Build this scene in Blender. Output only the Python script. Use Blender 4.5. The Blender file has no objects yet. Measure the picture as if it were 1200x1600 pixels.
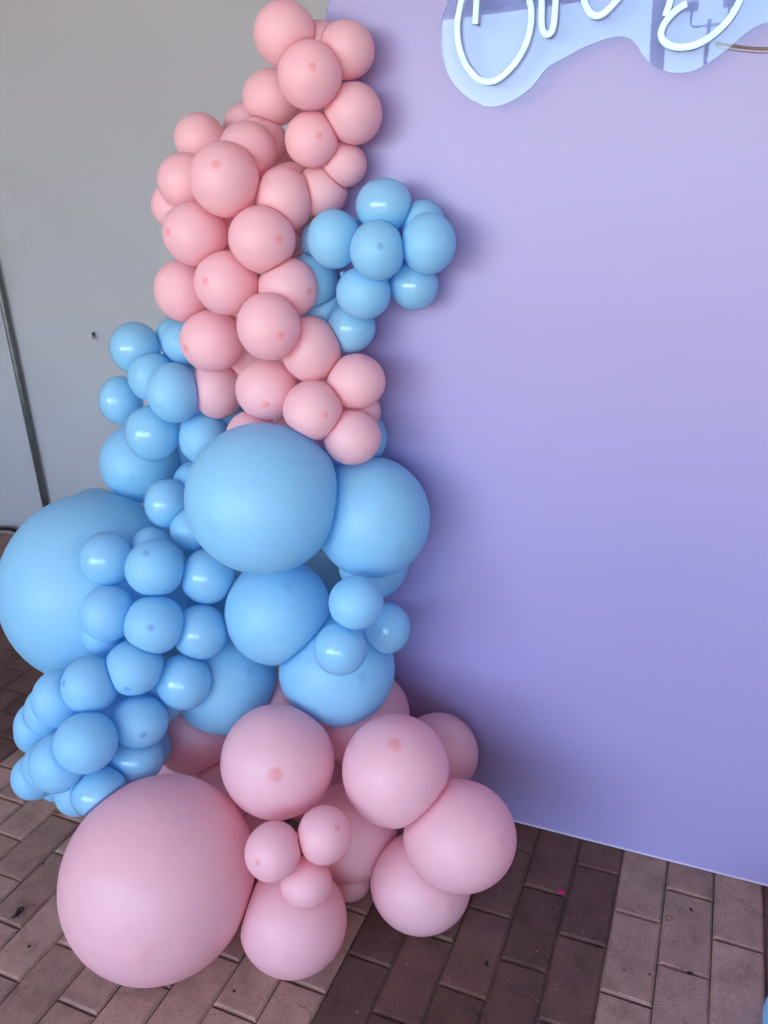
import bpy, math, random
import numpy as np
from mathutils import Vector, Matrix

random.seed(7)
np.random.seed(7)
S = bpy.context.scene
COL = S.collection
rad = math.radians

# ------------------------------------------------------------ camera
CAM_C = Vector((0.09105, -1.36113, 1.45245))
CV = [(0.92225784, 0.38439190, -0.04102858),      # image right
      (0.10478368, -0.35073207, -0.93059518),     # image down
      (-0.37210329, 0.85394958, -0.36374340)]     # forward
FPX = 1239.06                                     # focal length in px of the 1200 x 1600 frame
cd = bpy.data.cameras.new('camera')
cam = bpy.data.objects.new('camera', cd)
COL.objects.link(cam)
r_, d_, f_ = (Vector(v).normalized() for v in CV)
M = Matrix.Identity(4)
for i in range(3):
    M[i][0] = r_[i]; M[i][1] = -d_[i]; M[i][2] = -f_[i]; M[i][3] = CAM_C[i]
cam.matrix_world = M
cd.sensor_fit = 'HORIZONTAL'
cd.sensor_width = 36.0
cd.lens = 36.0 * FPX / 1200.0
cd.clip_start = 0.05
cd.clip_end = 400.0
S.camera = cam

# ------------------------------------------------------------ sky, sun, exposure
SUN_ELEV, SUN_AZ = 52.0, 205.0       # the sun stands behind the camera, outside the covered terrace
world = bpy.data.worlds.new('World')
S.world = world
world.use_nodes = True
wn = world.node_tree
wn.nodes.clear()
sky = wn.nodes.new('ShaderNodeTexSky')
sky.sky_type = 'NISHITA'
sky.sun_disc = False
sky.sun_elevation = rad(SUN_ELEV)
sky.sun_rotation = rad(SUN_AZ)
sky.air_density = 1.0
sky.dust_density = 0.9
sky.ozone_density = 1.5
bg = wn.nodes.new('ShaderNodeBackground')
bg.inputs['Strength'].default_value = 0.13
wo = wn.nodes.new('ShaderNodeOutputWorld')
wn.links.new(sky.outputs[0], bg.inputs[0])
wn.links.new(bg.outputs[0], wo.inputs[0])

sl = bpy.data.lights.new('sun', 'SUN')
sl.energy = 3.5
sl.angle = rad(0.53)
sl.color = (1.0, 0.95, 0.88)
sun = bpy.data.objects.new('sun', sl)
COL.objects.link(sun)
sdir = Vector((math.sin(rad(SUN_AZ)) * math.cos(rad(SUN_ELEV)),
               math.cos(rad(SUN_AZ)) * math.cos(rad(SUN_ELEV)), math.sin(rad(SUN_ELEV))))
sun.rotation_euler = sdir.to_track_quat('Z', 'Y').to_euler()
sun.location = (0, -8, 12)

S.view_settings.view_transform = 'Standard'
S.view_settings.look = 'None'
S.view_settings.exposure = 3.3
S.view_settings.gamma = 1.0
S.view_settings.use_curve_mapping = False
S.cycles.max_bounces = 12
S.cycles.diffuse_bounces = 8
S.cycles.glossy_bounces = 3
S.cycles.transparent_max_bounces = 8
S.cycles.sample_clamp_indirect = 6.0
S.cycles.use_denoising = True

# ------------------------------------------------------------ helpers
def new_mat(name):
    m = bpy.data.materials.new(name)
    m.use_nodes = True
    nt = m.node_tree
    b = nt.nodes['Principled BSDF']
    return m, nt, b

def N(nt, t, **kw):
    n = nt.nodes.new(t)
    for k, v in kw.items():
        setattr(n, k, v)
    return n

def noise(nt, scale, detail=3.0, rough=0.5, vec=None, kind='Object'):
    tc = N(nt, 'ShaderNodeTexCoord')
    n = N(nt, 'ShaderNodeTexNoise')
    n.inputs['Scale'].default_value = scale
    n.inputs['Detail'].default_value = detail
    n.inputs['Roughness'].default_value = rough
    nt.links.new(vec if vec is not None else tc.outputs[kind], n.inputs['Vector'])
    return n

def ramp(nt, src, stops):
    r = N(nt, 'ShaderNodeValToRGB')
    e = r.color_ramp.elements
    while len(e) < len(stops):
        e.new(0.5)
    for i, (p, c) in enumerate(stops):
        e[i].position = p
        e[i].color = (c[0], c[1], c[2], 1) if not isinstance(c, float) else (c, c, c, 1)
    nt.links.new(src, r.inputs[0])
    return r

def mixc(nt, a, b, fac, mode='MIX'):
    m = N(nt, 'ShaderNodeMix', data_type='RGBA', blend_type=mode)
    for sock, v in ((m.inputs[6], a), (m.inputs[7], b), (m.inputs[0], fac)):
        if hasattr(v, 'is_output') or isinstance(v, bpy.types.NodeSocket):
            nt.links.new(v, sock)
        elif isinstance(v, (int, float)):
            sock.default_value = v
        else:
            sock.default_value = (v[0], v[1], v[2], 1)
    return m.outputs[2]

def bump(nt, b, src, strength, dist):
    bp = N(nt, 'ShaderNodeBump')
    bp.inputs['Strength'].default_value = strength
    bp.inputs['Distance'].default_value = dist
    nt.links.new(src, bp.inputs['Height'])
    nt.links.new(bp.outputs[0], b.inputs['Normal'])
    return bp

def mesh(name, verts, faces, mat, parent=None, smooth=False, loc=(0, 0, 0)):
    me = bpy.data.meshes.new(name)
    me.from_pydata([tuple(v) for v in verts], [], faces)
    me.update()
    if smooth:
        me.polygons.foreach_set('use_smooth', [True] * len(me.polygons))
    if mat:
        me.materials.append(mat)
    o = bpy.data.objects.new(name, me)
    COL.objects.link(o)
    o.location = loc
    if parent:
        o.parent = parent
    return o

def tag(o, label=None, cat=None, group=None, kind=None):
    if label: o['label'] = label
    if cat: o['category'] = cat
    if group: o['group'] = group
    if kind: o['kind'] = kind
    return o

def empty(name, loc):
    o = bpy.data.objects.new(name, None)
    COL.objects.link(o)
    o.location = loc
    o.empty_display_size = 0.05
    return o

def box_vf(x0, y0, z0, x1, y1, z1, bv=0.0):
    """box with its vertical and upper edges chamfered by bv"""
    if bv <= 0:
        v = [(x, y, z) for z in (z0, z1) for (x, y) in ((x0, y0), (x1, y0), (x1, y1), (x0, y1))]
        f = [(3, 2, 1, 0), (4, 5, 6, 7)] + [(i, (i + 1) % 4, 4 + (i + 1) % 4, 4 + i) for i in range(4)]
        return v, f
    v = [(x, y, z0) for (x, y) in ((x0, y0), (x1, y0), (x1, y1), (x0, y1))]
    v += [(x, y, z1 - bv) for (x, y) in ((x0, y0), (x1, y0), (x1, y1), (x0, y1))]
    v += [(x, y, z1) for (x, y) in ((x0 + bv, y0 + bv), (x1 - bv, y0 + bv), (x1 - bv, y1 - bv), (x0 + bv, y1 - bv))]
    f = [(3, 2, 1, 0), (8, 9, 10, 11)]
    for k in (0, 4):
        f += [(k + i, k + (i + 1) % 4, k + 4 + (i + 1) % 4, k + 4 + i) for i in range(4)]
    return v, f

def tube_vf(path, r, seg=10, cap=True, flat=1.0, flat_dir=None):
    P = [Vector(p) for p in path]
    v, f = [], []
    up = Vector((0, 1, 0)) if flat_dir is None else Vector(flat_dir)
    for i, p in enumerate(P):
        t = (P[min(i + 1, len(P) - 1)] - P[max(i - 1, 0)]).normalized()
        a = up - up.dot(t) * t
        if a.length < 1e-3:
            a = Vector((1, 0, 0)) - Vector((1, 0, 0)).dot(t) * t
        a.normalize()
        b = t.cross(a)
        rr = r[i] if isinstance(r, (list, tuple)) else r
        for k in range(seg):
            an = 2 * math.pi * k / seg
            v.append(p + a * math.cos(an) * rr * flat + b * math.sin(an) * rr)
    n = len(P)
    for i in range(n - 1):
        for k in range(seg):
            k2 = (k + 1) % seg
            f.append((i * seg + k, i * seg + k2, (i + 1) * seg + k2, (i + 1) * seg + k))
    if cap:
        f.append(tuple(range(seg - 1, -1, -1)))
        f.append(tuple((n - 1) * seg + k for k in range(seg)))
    return v, f

def join_vf(*parts):
    V, F = [], []
    for v, f in parts:
        o = len(V)
        V += list(v)
        F += [tuple(i + o for i in q) for q in f]
    return V, F

def smooth_path(pts, n=8, closed=False):
    """Catmull-Rom through the points"""
    P = [Vector(p) for p in pts]
    out = []
    m = len(P)
    rng = m if closed else m - 1
    for i in range(rng):
        if closed:
            p0, p1, p2, p3 = P[(i - 1) % m], P[i], P[(i + 1) % m], P[(i + 2) % m]
        else:
            p0, p1, p2, p3 = P[max(i - 1, 0)], P[i], P[i + 1], P[min(i + 2, m - 1)]
        for k in range(n):
            t = k / n
            out.append(0.5 * ((2 * p1) + (p2 - p0) * t + (2 * p0 - 5 * p1 + 4 * p2 - p3) * t * t
                              + (3 * p1 - p0 - 3 * p2 + p3) * t ** 3))
    if not closed:
        out.append(P[-1])
    return out

# ------------------------------------------------------------ materials
def mat_simple(name, col, rough=0.6, metal=0.0, nscale=None, var=0.12, bstr=0.0, bdist=0.002):
    m, nt, b = new_mat(name)
    b.inputs['Roughness'].default_value = rough
    b.inputs['Metallic'].default_value = metal
    n = noise(nt, nscale or 12.0, 4.0, 0.6)
    lo = tuple(c * (1 - var) for c in col)
    hi = tuple(min(1, c * (1 + var)) for c in col)
    r = ramp(nt, n.outputs['Fac'], [(0.3, lo), (0.7, hi)])
    nt.links.new(r.outputs[0], b.inputs['Base Color'])
    if bstr:
        bump(nt, b, n.outputs['Fac'], bstr, bdist)
    return m

def mat_wall():
    m, nt, b = new_mat('wall_paint')
    big = noise(nt, 1.3, 4.0, 0.6)
    r1 = ramp(nt, big.outputs['Fac'], [(0.3, (0.425, 0.445, 0.475)), (0.7, (0.48, 0.502, 0.535))])
    sp = noise(nt, 55.0, 2.0, 0.5)
    r2 = ramp(nt, sp.outputs['Fac'], [(0.0, (1.0, 1.0, 1.0)), (0.70, (1.0, 1.0, 1.0)), (0.80, (0.82, 0.81, 0.80))])
    c = mixc(nt, r1.outputs[0], r2.outputs[0], 1.0, 'MULTIPLY')
    st = noise(nt, 0.9, 6.0, 0.75)
    r3 = ramp(nt, st.outputs['Fac'], [(0.0, (1, 1, 1)), (0.56, (1, 1, 1)), (0.75, (0.86, 0.85, 0.83))])
    c = mixc(nt, c, r3.outputs[0], 1.0, 'MULTIPLY')
    nt.links.new(c, b.inputs['Base Color'])
    b.inputs['Roughness'].default_value = 0.8
    fine = noise(nt, 90.0, 5.0, 0.65)
    bump(nt, b, fine.outputs['Fac'], 0.55, 0.004)
    return m

def mat_paver(name, dark, mid, light):
    m, nt, b = new_mat(name)
    tc = N(nt, 'ShaderNodeTexCoord')
    oi = N(nt, 'ShaderNodeObjectInfo')
    ge = N(nt, 'ShaderNodeNewGeometry')
    add = N(nt, 'ShaderNodeMath', operation='ADD')
    nt.links.new(oi.outputs['Random'], add.inputs[0])
    nt.links.new(ge.outputs['Random Per Island'], add.inputs[1])
    fr = N(nt, 'ShaderNodeMath', operation='FRACT')
    nt.links.new(add.outputs[0], fr.inputs[0])
    # world position so that shared meshes do not repeat
    pos = ge.outputs['Position']
    r0 = ramp(nt, fr.outputs[0], [(0.0, dark), (0.5, mid), (1.0, light)])
    blot = noise(nt, 14.0, 5.0, 0.65, vec=pos)
    r1 = ramp(nt, blot.outputs['Fac'], [(0.28, (0.62, 0.60, 0.60)), (0.50, (0.98, 0.98, 0.98)), (0.74, (1.25, 1.22, 1.18))])
    c = mixc(nt, r0.outputs[0], r1.outputs[0], 1.0, 'MULTIPLY')
    grit = noise(nt, 420.0, 3.0, 0.7, vec=pos)
    r2 = ramp(nt, grit.outputs['Fac'], [(0.30, (0.42, 0.40, 0.40)), (0.48, (1, 1, 1)), (0.60, (1, 1, 1)), (0.76, (1.75, 1.7, 1.65))])
    c = mixc(nt, c, r2.outputs[0], 1.0, 'MULTIPLY')
    # sparse pits and pale grains
    vo = N(nt, 'ShaderNodeTexVoronoi')
    vo.inputs['Scale'].default_value = 75.0
    nt.links.new(pos, vo.inputs['Vector'])
    sel = noise(nt, 31.0, 1.0, 0.5, vec=pos)
    lt = N(nt, 'ShaderNodeMath', operation='LESS_THAN'); lt.inputs[1].default_value = 0.11
    nt.links.new(vo.outputs['Distance'], lt.inputs[0])
    sx = N(nt, 'ShaderNodeSeparateColor')
    nt.links.new(vo.outputs['Color'], sx.inputs[0])
    g1 = N(nt, 'ShaderNodeMath', operation='GREATER_THAN'); g1.inputs[1].default_value = 0.80
    nt.links.new(sx.outputs[0], g1.inputs[0])
    mu = N(nt, 'ShaderNodeMath', operation='MULTIPLY')
    nt.links.new(lt.outputs[0], mu.inputs[0]); nt.links.new(g1.outputs[0], mu.inputs[1])
    c = mixc(nt, c, (0.03, 0.022, 0.022), mu.outputs[0])
    g2 = N(nt, 'ShaderNodeMath', operation='LESS_THAN'); g2.inputs[1].default_value = 0.10
    nt.links.new(sx.outputs[0], g2.inputs[0])
    mu2 = N(nt, 'ShaderNodeMath', operation='MULTIPLY')
    nt.links.new(lt.outputs[0], mu2.inputs[0]); nt.links.new(g2.outputs[0], mu2.inputs[1])
    mu3 = N(nt, 'ShaderNodeMath', operation='MULTIPLY'); mu3.inputs[1].default_value = 0.65
    nt.links.new(mu2.outputs[0], mu3.inputs[0])
    c = mixc(nt, c, (0.45, 0.40, 0.38), mu3.outputs[0])
    nt.links.new(c, b.inputs['Base Color'])
    b.inputs['Roughness'].default_value = 0.82
    b.inputs['Specular IOR Level'].default_value = 0.35
    ad = N(nt, 'ShaderNodeMath', operation='MULTIPLY_ADD')
    ad.inputs[1].default_value = 0.6
    nt.links.new(grit.outputs['Fac'], ad.inputs[0]); nt.links.new(blot.outputs['Fac'], ad.inputs[2])
    bump(nt, b, ad.outputs[0], 0.5, 0.0025)
    return m

def mat_balloon(name, col, tipcol, rough, tip_strength, sat_edge, transl):
    """stretched latex: pale film, a thicker and stronger coloured spot at the tip (attribute 'tip')"""
    m, nt, b = new_mat(name)
    at = N(nt, 'ShaderNodeAttribute', attribute_name='tip')
    dust = noise(nt, 26.0, 4.0, 0.6)
    r1 = ramp(nt, dust.outputs['Fac'], [(0.3, tuple(c * 0.97 for c in col)), (0.7, tuple(min(1, c * 1.02) for c in col))])
    wob = noise(nt, 160.0, 2.0, 0.5)
    ma = N(nt, 'ShaderNodeMath', operation='MULTIPLY_ADD'); ma.inputs[1].default_value = 0.045
    nt.links.new(wob.outputs['Fac'], ma.inputs[0]); nt.links.new(at.outputs['Fac'], ma.inputs[2])
    mr = N(nt, 'ShaderNodeMapRange')
    mr.inputs[1].default_value = 0.10; mr.inputs[2].default_value = 0.18
    mr.inputs[3].default_value = tip_strength; mr.inputs[4].default_value = 0.0
    nt.links.new(ma.outputs[0], mr.inputs[0])
    c = mixc(nt, r1.outputs[0], tipcol, mr.outputs[0])
    nt.links.new(c, b.inputs['Base Color'])
    b.inputs['Roughness'].default_value = rough
    b.inputs['IOR'].default_value = 1.5
    if rough < 0.2:
        b.inputs['Coat Weight'].default_value = 0.55
        b.inputs['Coat IOR'].default_value = 1.6
        b.inputs['Coat Roughness'].default_value = 0.10
    rn = noise(nt, 9.0, 3.0, 0.6)
    r3 = N(nt, 'ShaderNodeMapRange')
    r3.inputs[3].default_value = rough * 0.85; r3.inputs[4].default_value = rough * 1.15
    nt.links.new(rn.outputs['Fac'], r3.inputs[0])
    nt.links.new(r3.outputs[0], b.inputs['Roughness'])
    tr = N(nt, 'ShaderNodeBsdfTranslucent')
    nt.links.new(c, tr.inputs[0])
    mx = N(nt, 'ShaderNodeMixShader'); mx.inputs[0].default_value = transl
    out = nt.nodes['Material Output']
    nt.links.new(b.outputs[0], mx.inputs[1]); nt.links.new(tr.outputs[0], mx.inputs[2])
    nt.links.new(mx.outputs[0], out.inputs[0])
    return m

PINK = (1.0, 0.645, 0.70)
BLUE = (0.36, 0.745, 0.97)
MB = {}
for nm, col, tipc in (('p', PINK, (0.94, 0.36, 0.37)), ('b', BLUE, (0.20, 0.46, 0.76))):
    for gl in (0, 1):
        for dot in (0, 1):
            MB[nm, gl, dot] = mat_balloon('latex_%s' % {'p': 'pink', 'b': 'blue'}[nm], col, tipc,
                                          0.10 if gl else 0.40, 0.65 if dot else 0.10, 0, 0.34)
M_wall = mat_wall()
M_pav_light = mat_paver('light_paver', (0.300, 0.192, 0.160), (0.355, 0.232, 0.196), (0.415, 0.276, 0.228))
M_pav_dark = mat_paver('dark_paver', (0.095, 0.050, 0.043), (0.122, 0.065, 0.056), (0.155, 0.084, 0.069))
M_sand = mat_simple('joint_sand', (0.075, 0.055, 0.048), 0.95, 0, 60.0, 0.3, 0.6, 0.004)
M_steel = mat_simple('galvanized_steel', (0.16, 0.18, 0.18), 0.42, 0.6, 35.0, 0.18)
M_concrete = mat_simple('pale_concrete', (0.42, 0.40, 0.37), 0.85, 0, 3.0, 0.12, 0.3, 0.004)
M_ceiling = mat_simple('ceiling_paint', (0.74, 0.68, 0.70), 0.85, 0, 2.0, 0.05)
M_black = mat_simple('black_rubber', (0.006, 0.005, 0.006), 0.7, 0, 40.0, 0.2)
M_lamp = mat_simple('dark_lamp_metal', (0.10, 0.085, 0.085), 0.5, 0.3, 20.0, 0.2)

BALLOONS = [
    ('p', -0.684, 0.073, 1.736, 0.0544, 1.038, 0.968, 0.19, -0.86, 0.48, 0, 0, "pink balloon crowning the garland, highest of all, beside the backdrop's upper left edge", 'P'),
    ('p', -0.643, 0.124, 1.718, 0.0475, 1.077, 0.933, 0.43, -0.87, 0.25, 0, 0, 'pink balloon almost hidden behind the three topmost pink balloons', 'P'),
    ('p', -0.587, 0.117, 1.708, 0.0494, 1.043, 0.963, 0.51, -0.83, 0.24, 0, 0, "pink balloon at the garland's top, overlapping the backdrop, right of the highest one", 'P'),
    ('p', -0.633, 0.058, 1.666, 0.0569, 1.009, 0.992, 0.51, -0.85, 0.1, 1, 0, 'large oval pink balloon with pale tip facing out, frontmost of the top bunch', 'P'),
    ('p', -0.781, 0.176, 1.652, 0.0549, 1.047, 0.958, 0.64, -0.73, 0.24, 0, 0, 'pink balloon tucked left of and behind the frontmost oval one of the top bunch', 'P'),
    ('p', -0.581, 0.118, 1.606, 0.0538, 1.005, 0.996, 0.9, -0.43, 0.09, 0, 0, 'pink balloon bulging furthest right in the top bunch, against the lilac backdrop', 'P'),
    ('p', -0.89, 0.259, 1.613, 0.0513, 1.048, 0.956, 0.22, -0.97, 0.17, 0, 0, 'dim pink balloon peeping from the back where the top bunch meets the second bunch', 'P'),
    ('p', -0.803, 0.159, 1.576, 0.0502, 1.033, 0.97, 0.41, -0.55, 0.73, 1, 0, 'pink balloon with tip near its upper rim, wedged between the top and second bunches', 'P'),
    ('p', -0.65, 0.083, 1.565, 0.0494, 1.026, 0.976, 0.66, -0.75, 0.07, 1, 0, 'round pink balloon with a centred tip, directly below the frontmost oval one at top', 'P'),
    ('p', -0.611, 0.129, 1.522, 0.043, 1.045, 0.959, 0.75, -0.67, 0.04, 0, 0, 'small pink balloon at the back right, lowest of the top bunch on the backdrop', 'P'),
    ('p', -0.658, 0.122, 1.477, 0.05, 1.038, 0.965, 0.72, -0.67, 0.2, 0, 0, 'pink balloon just above the left end of the upper right blue cluster', 'P'),
    ('p', -0.934, 0.14, 1.585, 0.0513, 1.013, 0.988, 0.36, -0.9, 0.27, 0, 0, 'pink balloon forming the upper left shoulder of the garland against the grey wall', 'P'),
    ('p', -0.796, 0.095, 1.557, 0.0539, 1.042, 0.961, 0.15, -0.83, 0.54, 0, 0, 'pink balloon behind and above right of the biggest pink balloon of the upper column', 'P'),
    ('p', -0.803, 0.013, 1.503, 0.0661, 0.978, 1.021, 0.34, -0.87, 0.35, 1, 0, 'biggest pink balloon of the upper column, egg shaped, tip above its middle', 'P'),
    ('p', -0.924, 0.061, 1.506, 0.0552, 1.026, 0.976, -0.08, -0.99, 0.14, 0, 0, 'pink balloon left of the biggest one of the upper column, against the wall', 'P'),
    ('p', -0.985, 0.094, 1.462, 0.0465, 0.991, 1.009, 0.25, -0.96, 0.15, 0, 0, 'shaded pink balloon furthest left of the pink column, mostly hidden', 'P'),
    ('p', -0.712, 0.072, 1.466, 0.0564, 0.99, 1.009, -0.06, -0.9, 0.43, 0, 0, 'pink balloon lower right of the biggest one of the upper column', 'P'),
    ('p', -0.884, 0.012, 1.409, 0.0611, 1.015, 0.985, -0.3, -0.94, 0.12, 1, 0, "pink balloon with tip at its far left rim, on the garland's left side", 'P'),
    ('p', -0.737, 0.017, 1.396, 0.0628, 1.013, 0.987, 0.86, -0.51, 0.02, 1, 0, 'large round pink balloon with tip right of centre, directly left of the blue cluster', 'P'),
    ('p', -0.726, 0.123, 1.481, 0.0525, 1.024, 0.978, 0.47, -0.8, 0.38, 0, 0, 'pink balloon showing only a thin crescent above its neighbour in the upper column', 'P'),
    ('p', -0.796, 0.182, 1.371, 0.0492, 1.009, 0.992, 0.22, -0.95, -0.24, 0, 0, 'pink sliver of balloon squeezed between the pink column and the upper blue cluster', 'P'),
    ('p', -0.821, 0.007, 1.317, 0.0616, 1.0, 1.0, -0.07, -0.99, 0.15, 1, 0, 'pink balloon with tip at its left, centred under two larger ones in the mid column', 'P'),
    ('p', -0.955, 0.045, 1.297, 0.0597, 0.949, 1.051, 0.23, -0.97, 0.14, 0, 0, "pink balloon at the mid column's left edge, above the left blue cluster", 'P'),
    ('p', -0.701, 0.04, 1.305, 0.0572, 1.016, 0.985, 0.93, -0.35, -0.1, 1, 0, "pink balloon at the mid column's right, beside the upper blue cluster's lower left", 'P'),
    ('p', -0.709, -0.034, 1.241, 0.0615, 0.979, 1.021, 0.76, -0.63, -0.15, 1, 0, 'prominent pink balloon with tip low on its right, centre front of the mid column', 'P'),
    ('p', -0.888, 0.032, 1.199, 0.0642, 1.01, 0.99, -0.35, -0.93, -0.09, 1, 0, "pink balloon with tip at left rim, touching the left blue cluster's top right", 'P'),
    ('p', -0.663, 0.044, 1.185, 0.0616, 0.947, 1.053, -0.11, -0.81, 0.57, 0, 0, 'plain pink balloon below the upper blue cluster, between column and the lower right three', 'P'),
    ('p', -0.927, 0.083, 1.084, 0.0602, 0.938, 1.063, 0.79, -0.48, -0.39, 0, 0, 'pink balloon touching the right side of the left blue cluster, above the big blue one', 'P'),
    ('p', -0.763, 0.024, 1.105, 0.0629, 1.011, 0.989, 0.44, -0.85, -0.28, 1, 0, 'pink balloon with tip near its bottom, right above the big central blue balloon', 'P'),
    ('p', -0.642, -0.007, 1.075, 0.059, 1.002, 0.998, 0.76, -0.65, 0.06, 1, 0, "pink balloon with bright tip low right, resting on the big blue balloon's upper right", 'P'),
    ('p', -0.577, 0.06, 1.121, 0.057, 1.029, 0.972, 0.91, -0.39, 0.12, 0, 0, 'pink balloon furthest right of the lower column, topmost of its right trio', 'P'),
    ('p', -0.576, 0.027, 1.016, 0.057, 1.013, 0.987, 0.72, -0.62, -0.31, 0, 0, 'lowest pink balloon of the column, sitting between the two big blue balloons', 'P'),
    ('p', -0.587, 0.093, 1.052, 0.0441, 0.989, 1.011, 0.73, -0.69, 0.07, 0, 0, 'pink balloon half hidden behind the right trio of the lower pink column', 'P'),
    ('p', -0.806, 0.021, 1.002, 0.0563, 0.996, 1.005, 0.26, -0.97, -0.01, 0, 0, "mauve shaded pink balloon peeping over the big central blue balloon's top left", 'P'),
    ('p', -0.743, 0.064, 0.983, 0.0545, 0.998, 1.002, 0.32, -0.95, -0.08, 0, 0, 'shaded pink balloon barely showing over the top of the big central blue balloon', 'P'),
    ('p', -0.871, 0.142, 1.142, 0.0557, 1.002, 0.998, 0.8, -0.54, 0.27, 0, 0, 'dark pink balloon deep in the gap between four mid column balloons', 'P'),
    ('p', -0.684, 0.104, 1.002, 0.052, 1.001, 0.999, 0.61, -0.79, -0.11, 0, 0, 'shaded pink balloon deep behind the lowest pink balloons of the column', 'P'),
    ('b', -0.518, 0.1, 1.446, 0.0511, 1.048, 0.956, 0.83, -0.46, 0.3, 0, 1, 'blue balloon at the top of the upper right cluster, glossy, on the backdrop', 'B'),
    ('b', -0.454, 0.131, 1.413, 0.0414, 1.017, 0.984, 0.59, -0.76, 0.3, 0, 0, 'small blue balloon behind the upper right cluster, only its top edge showing', 'B'),
    ('b', -0.427, 0.085, 1.378, 0.0525, 0.96, 1.038, 0.84, -0.48, 0.24, 0, 0, 'blue balloon furthest right in the upper right cluster, faint dark tip at its rim', 'B'),
    ('b', -0.51, 0.041, 1.37, 0.0519, 0.97, 1.028, 0.47, -0.86, 0.18, 1, 0, 'blue balloon in the centre front of the upper right cluster with a dark tip', 'B'),
    ('b', -0.605, 0.058, 1.391, 0.0515, 0.958, 1.04, -0.26, -0.96, 0.04, 0, 0, "blue balloon furthest left of the upper cluster's front ring, beside the pink column", 'B'),
    ('b', -0.472, 0.125, 1.3, 0.0467, 1.006, 0.994, 0.66, -0.6, -0.45, 0, 1, 'glossy blue balloon at the lower right of the upper right cluster', 'B'),
    ('b', -0.552, 0.063, 1.292, 0.0509, 1.03, 0.971, 0.74, -0.54, -0.4, 0, 0, "blue balloon below and left of the upper right cluster's centre one", 'B'),
    ('b', -0.682, 0.102, 1.31, 0.0545, 0.96, 1.039, 0.49, -0.81, -0.32, 0, 0, "shaded blue balloon between the pink column and the upper right cluster's lower side", 'B'),
    ('b', -0.599, 0.097, 1.221, 0.0492, 1.013, 0.987, 0.68, -0.73, -0.12, 0, 1, 'blue balloon hanging lowest in the upper right cluster, shiny spot on top', 'B'),
    ('b', -0.661, 0.126, 1.383, 0.0463, 1.013, 0.988, 0.07, -1.0, -0.06, 0, 0, 'deep blue shaded balloon sliver between pink column and upper right blue cluster', 'B'),
    ('b', -0.67, 0.123, 1.247, 0.049, 1.014, 0.986, 0.7, -0.7, -0.14, 0, 0, 'deep blue balloon hidden low behind the upper right cluster beside pink column', 'B'),
    ('b', -0.6, 0.114, 0.988, 0.0583, 0.979, 1.021, 0.74, -0.63, 0.25, 0, 0, 'blue balloon behind the lowest pink balloon of the column, showing its right edge', 'B'),
    ('b', -1.133, 0.084, 1.168, 0.0573, 0.987, 1.013, 0.36, -0.54, 0.76, 0, 1, 'blue balloon at the top left of the left cluster, against the wall', 'L'),
    ('b', -1.071, 0.149, 1.183, 0.0442, 0.995, 1.005, 0.61, -0.61, 0.51, 0, 0, "dim grey blue balloon behind the left cluster's top, just a cap showing", 'L'),
    ('b', -1.006, 0.098, 1.182, 0.0489, 1.038, 0.962, 0.24, -0.92, 0.31, 0, 0, "blue balloon at the left cluster's top right, partly covered by the pink column", 'L'),
    ('b', -1.081, 0.062, 1.109, 0.053, 0.961, 1.04, -0.02, -0.91, 0.42, 0, 0, 'blue balloon between the top left one and the largest front one of the left cluster', 'L'),
    ('b', -0.992, 0.019, 1.087, 0.0602, 0.933, 1.068, 0.05, -0.98, -0.18, 0, 0, 'largest front blue balloon of the left cluster, touching the pink column', 'L'),
    ('b', -1.181, 0.064, 1.049, 0.0517, 0.925, 1.078, 0.33, -0.94, 0.09, 0, 1, 'blue balloon jutting furthest left in the left cluster, below the wall anchor', 'L'),
    ('b', -1.073, 0.026, 0.989, 0.0613, 0.971, 1.03, 0.02, -1.0, -0.02, 0, 1, 'shiny round blue balloon low in the left cluster, over the medium dark blue one', 'L'),
    ('b', -0.969, 0.071, 0.972, 0.057, 0.99, 1.011, 0.87, -0.42, -0.27, 0, 0, 'blue balloon between the left cluster and the big central blue balloon', 'L'),
    ('b', -1.221, 0.139, 0.871, 0.0967, 0.979, 1.022, 0.42, -0.91, -0.01, 0, 0, 'medium deep blue balloon at the back, left of the big central one', 'L'),
    ('b', -1.017, 0.085, 0.855, 0.0534, 0.987, 1.014, 0.83, -0.56, 0.06, 0, 0, 'small shaded blue balloon in the gap left of the big central blue balloon', 'L'),
    ('b', -1.036, -0.003, 0.834, 0.0536, 0.943, 1.059, 0.85, -0.4, 0.36, 0, 1, "small glossy blue balloon just left of the big central blue balloon's middle", 'L'),
    ('b', -0.969, -0.014, 0.785, 0.049, 1.0, 1.0, 0.82, -0.41, 0.41, 0, 0, 'small blue balloon under the glossy one, half behind the big central blue balloon', 'L'),
    ('b', -1.044, -0.071, 0.754, 0.0435, 0.98, 1.021, 0.25, -0.86, 0.46, 0, 0, 'dusky blue balloon cap behind the upper row of the hanging blue tail', 'L'),
    ('b', -1.245, -0.054, 0.611, 0.2223, 0.962, 1.04, 0.43, -0.53, 0.74, 0, 0, "giant blue balloon at the picture's left edge, largest of all the blue ones", 'G'),
    ('b', -1.759, 0.499, 0.493, 0.12, 0.962, 1.041, 0.86, -0.32, 0.41, 0, 0, 'teal blue balloon barely rising behind the top of the giant left blue balloon', 'G'),
    ('b', -0.726, -0.084, 0.909, 0.1526, 1.011, 0.989, -0.09, -0.99, 0.02, 0, 0, 'big matte pale blue balloon in the very centre front of the garland', 'G'),
    ('b', -0.552, 0.047, 0.838, 0.1247, 0.978, 1.022, 0.7, -0.67, -0.24, 0, 0, 'big blue balloon right of the central one, overlapping the lilac backdrop', 'G'),
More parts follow.
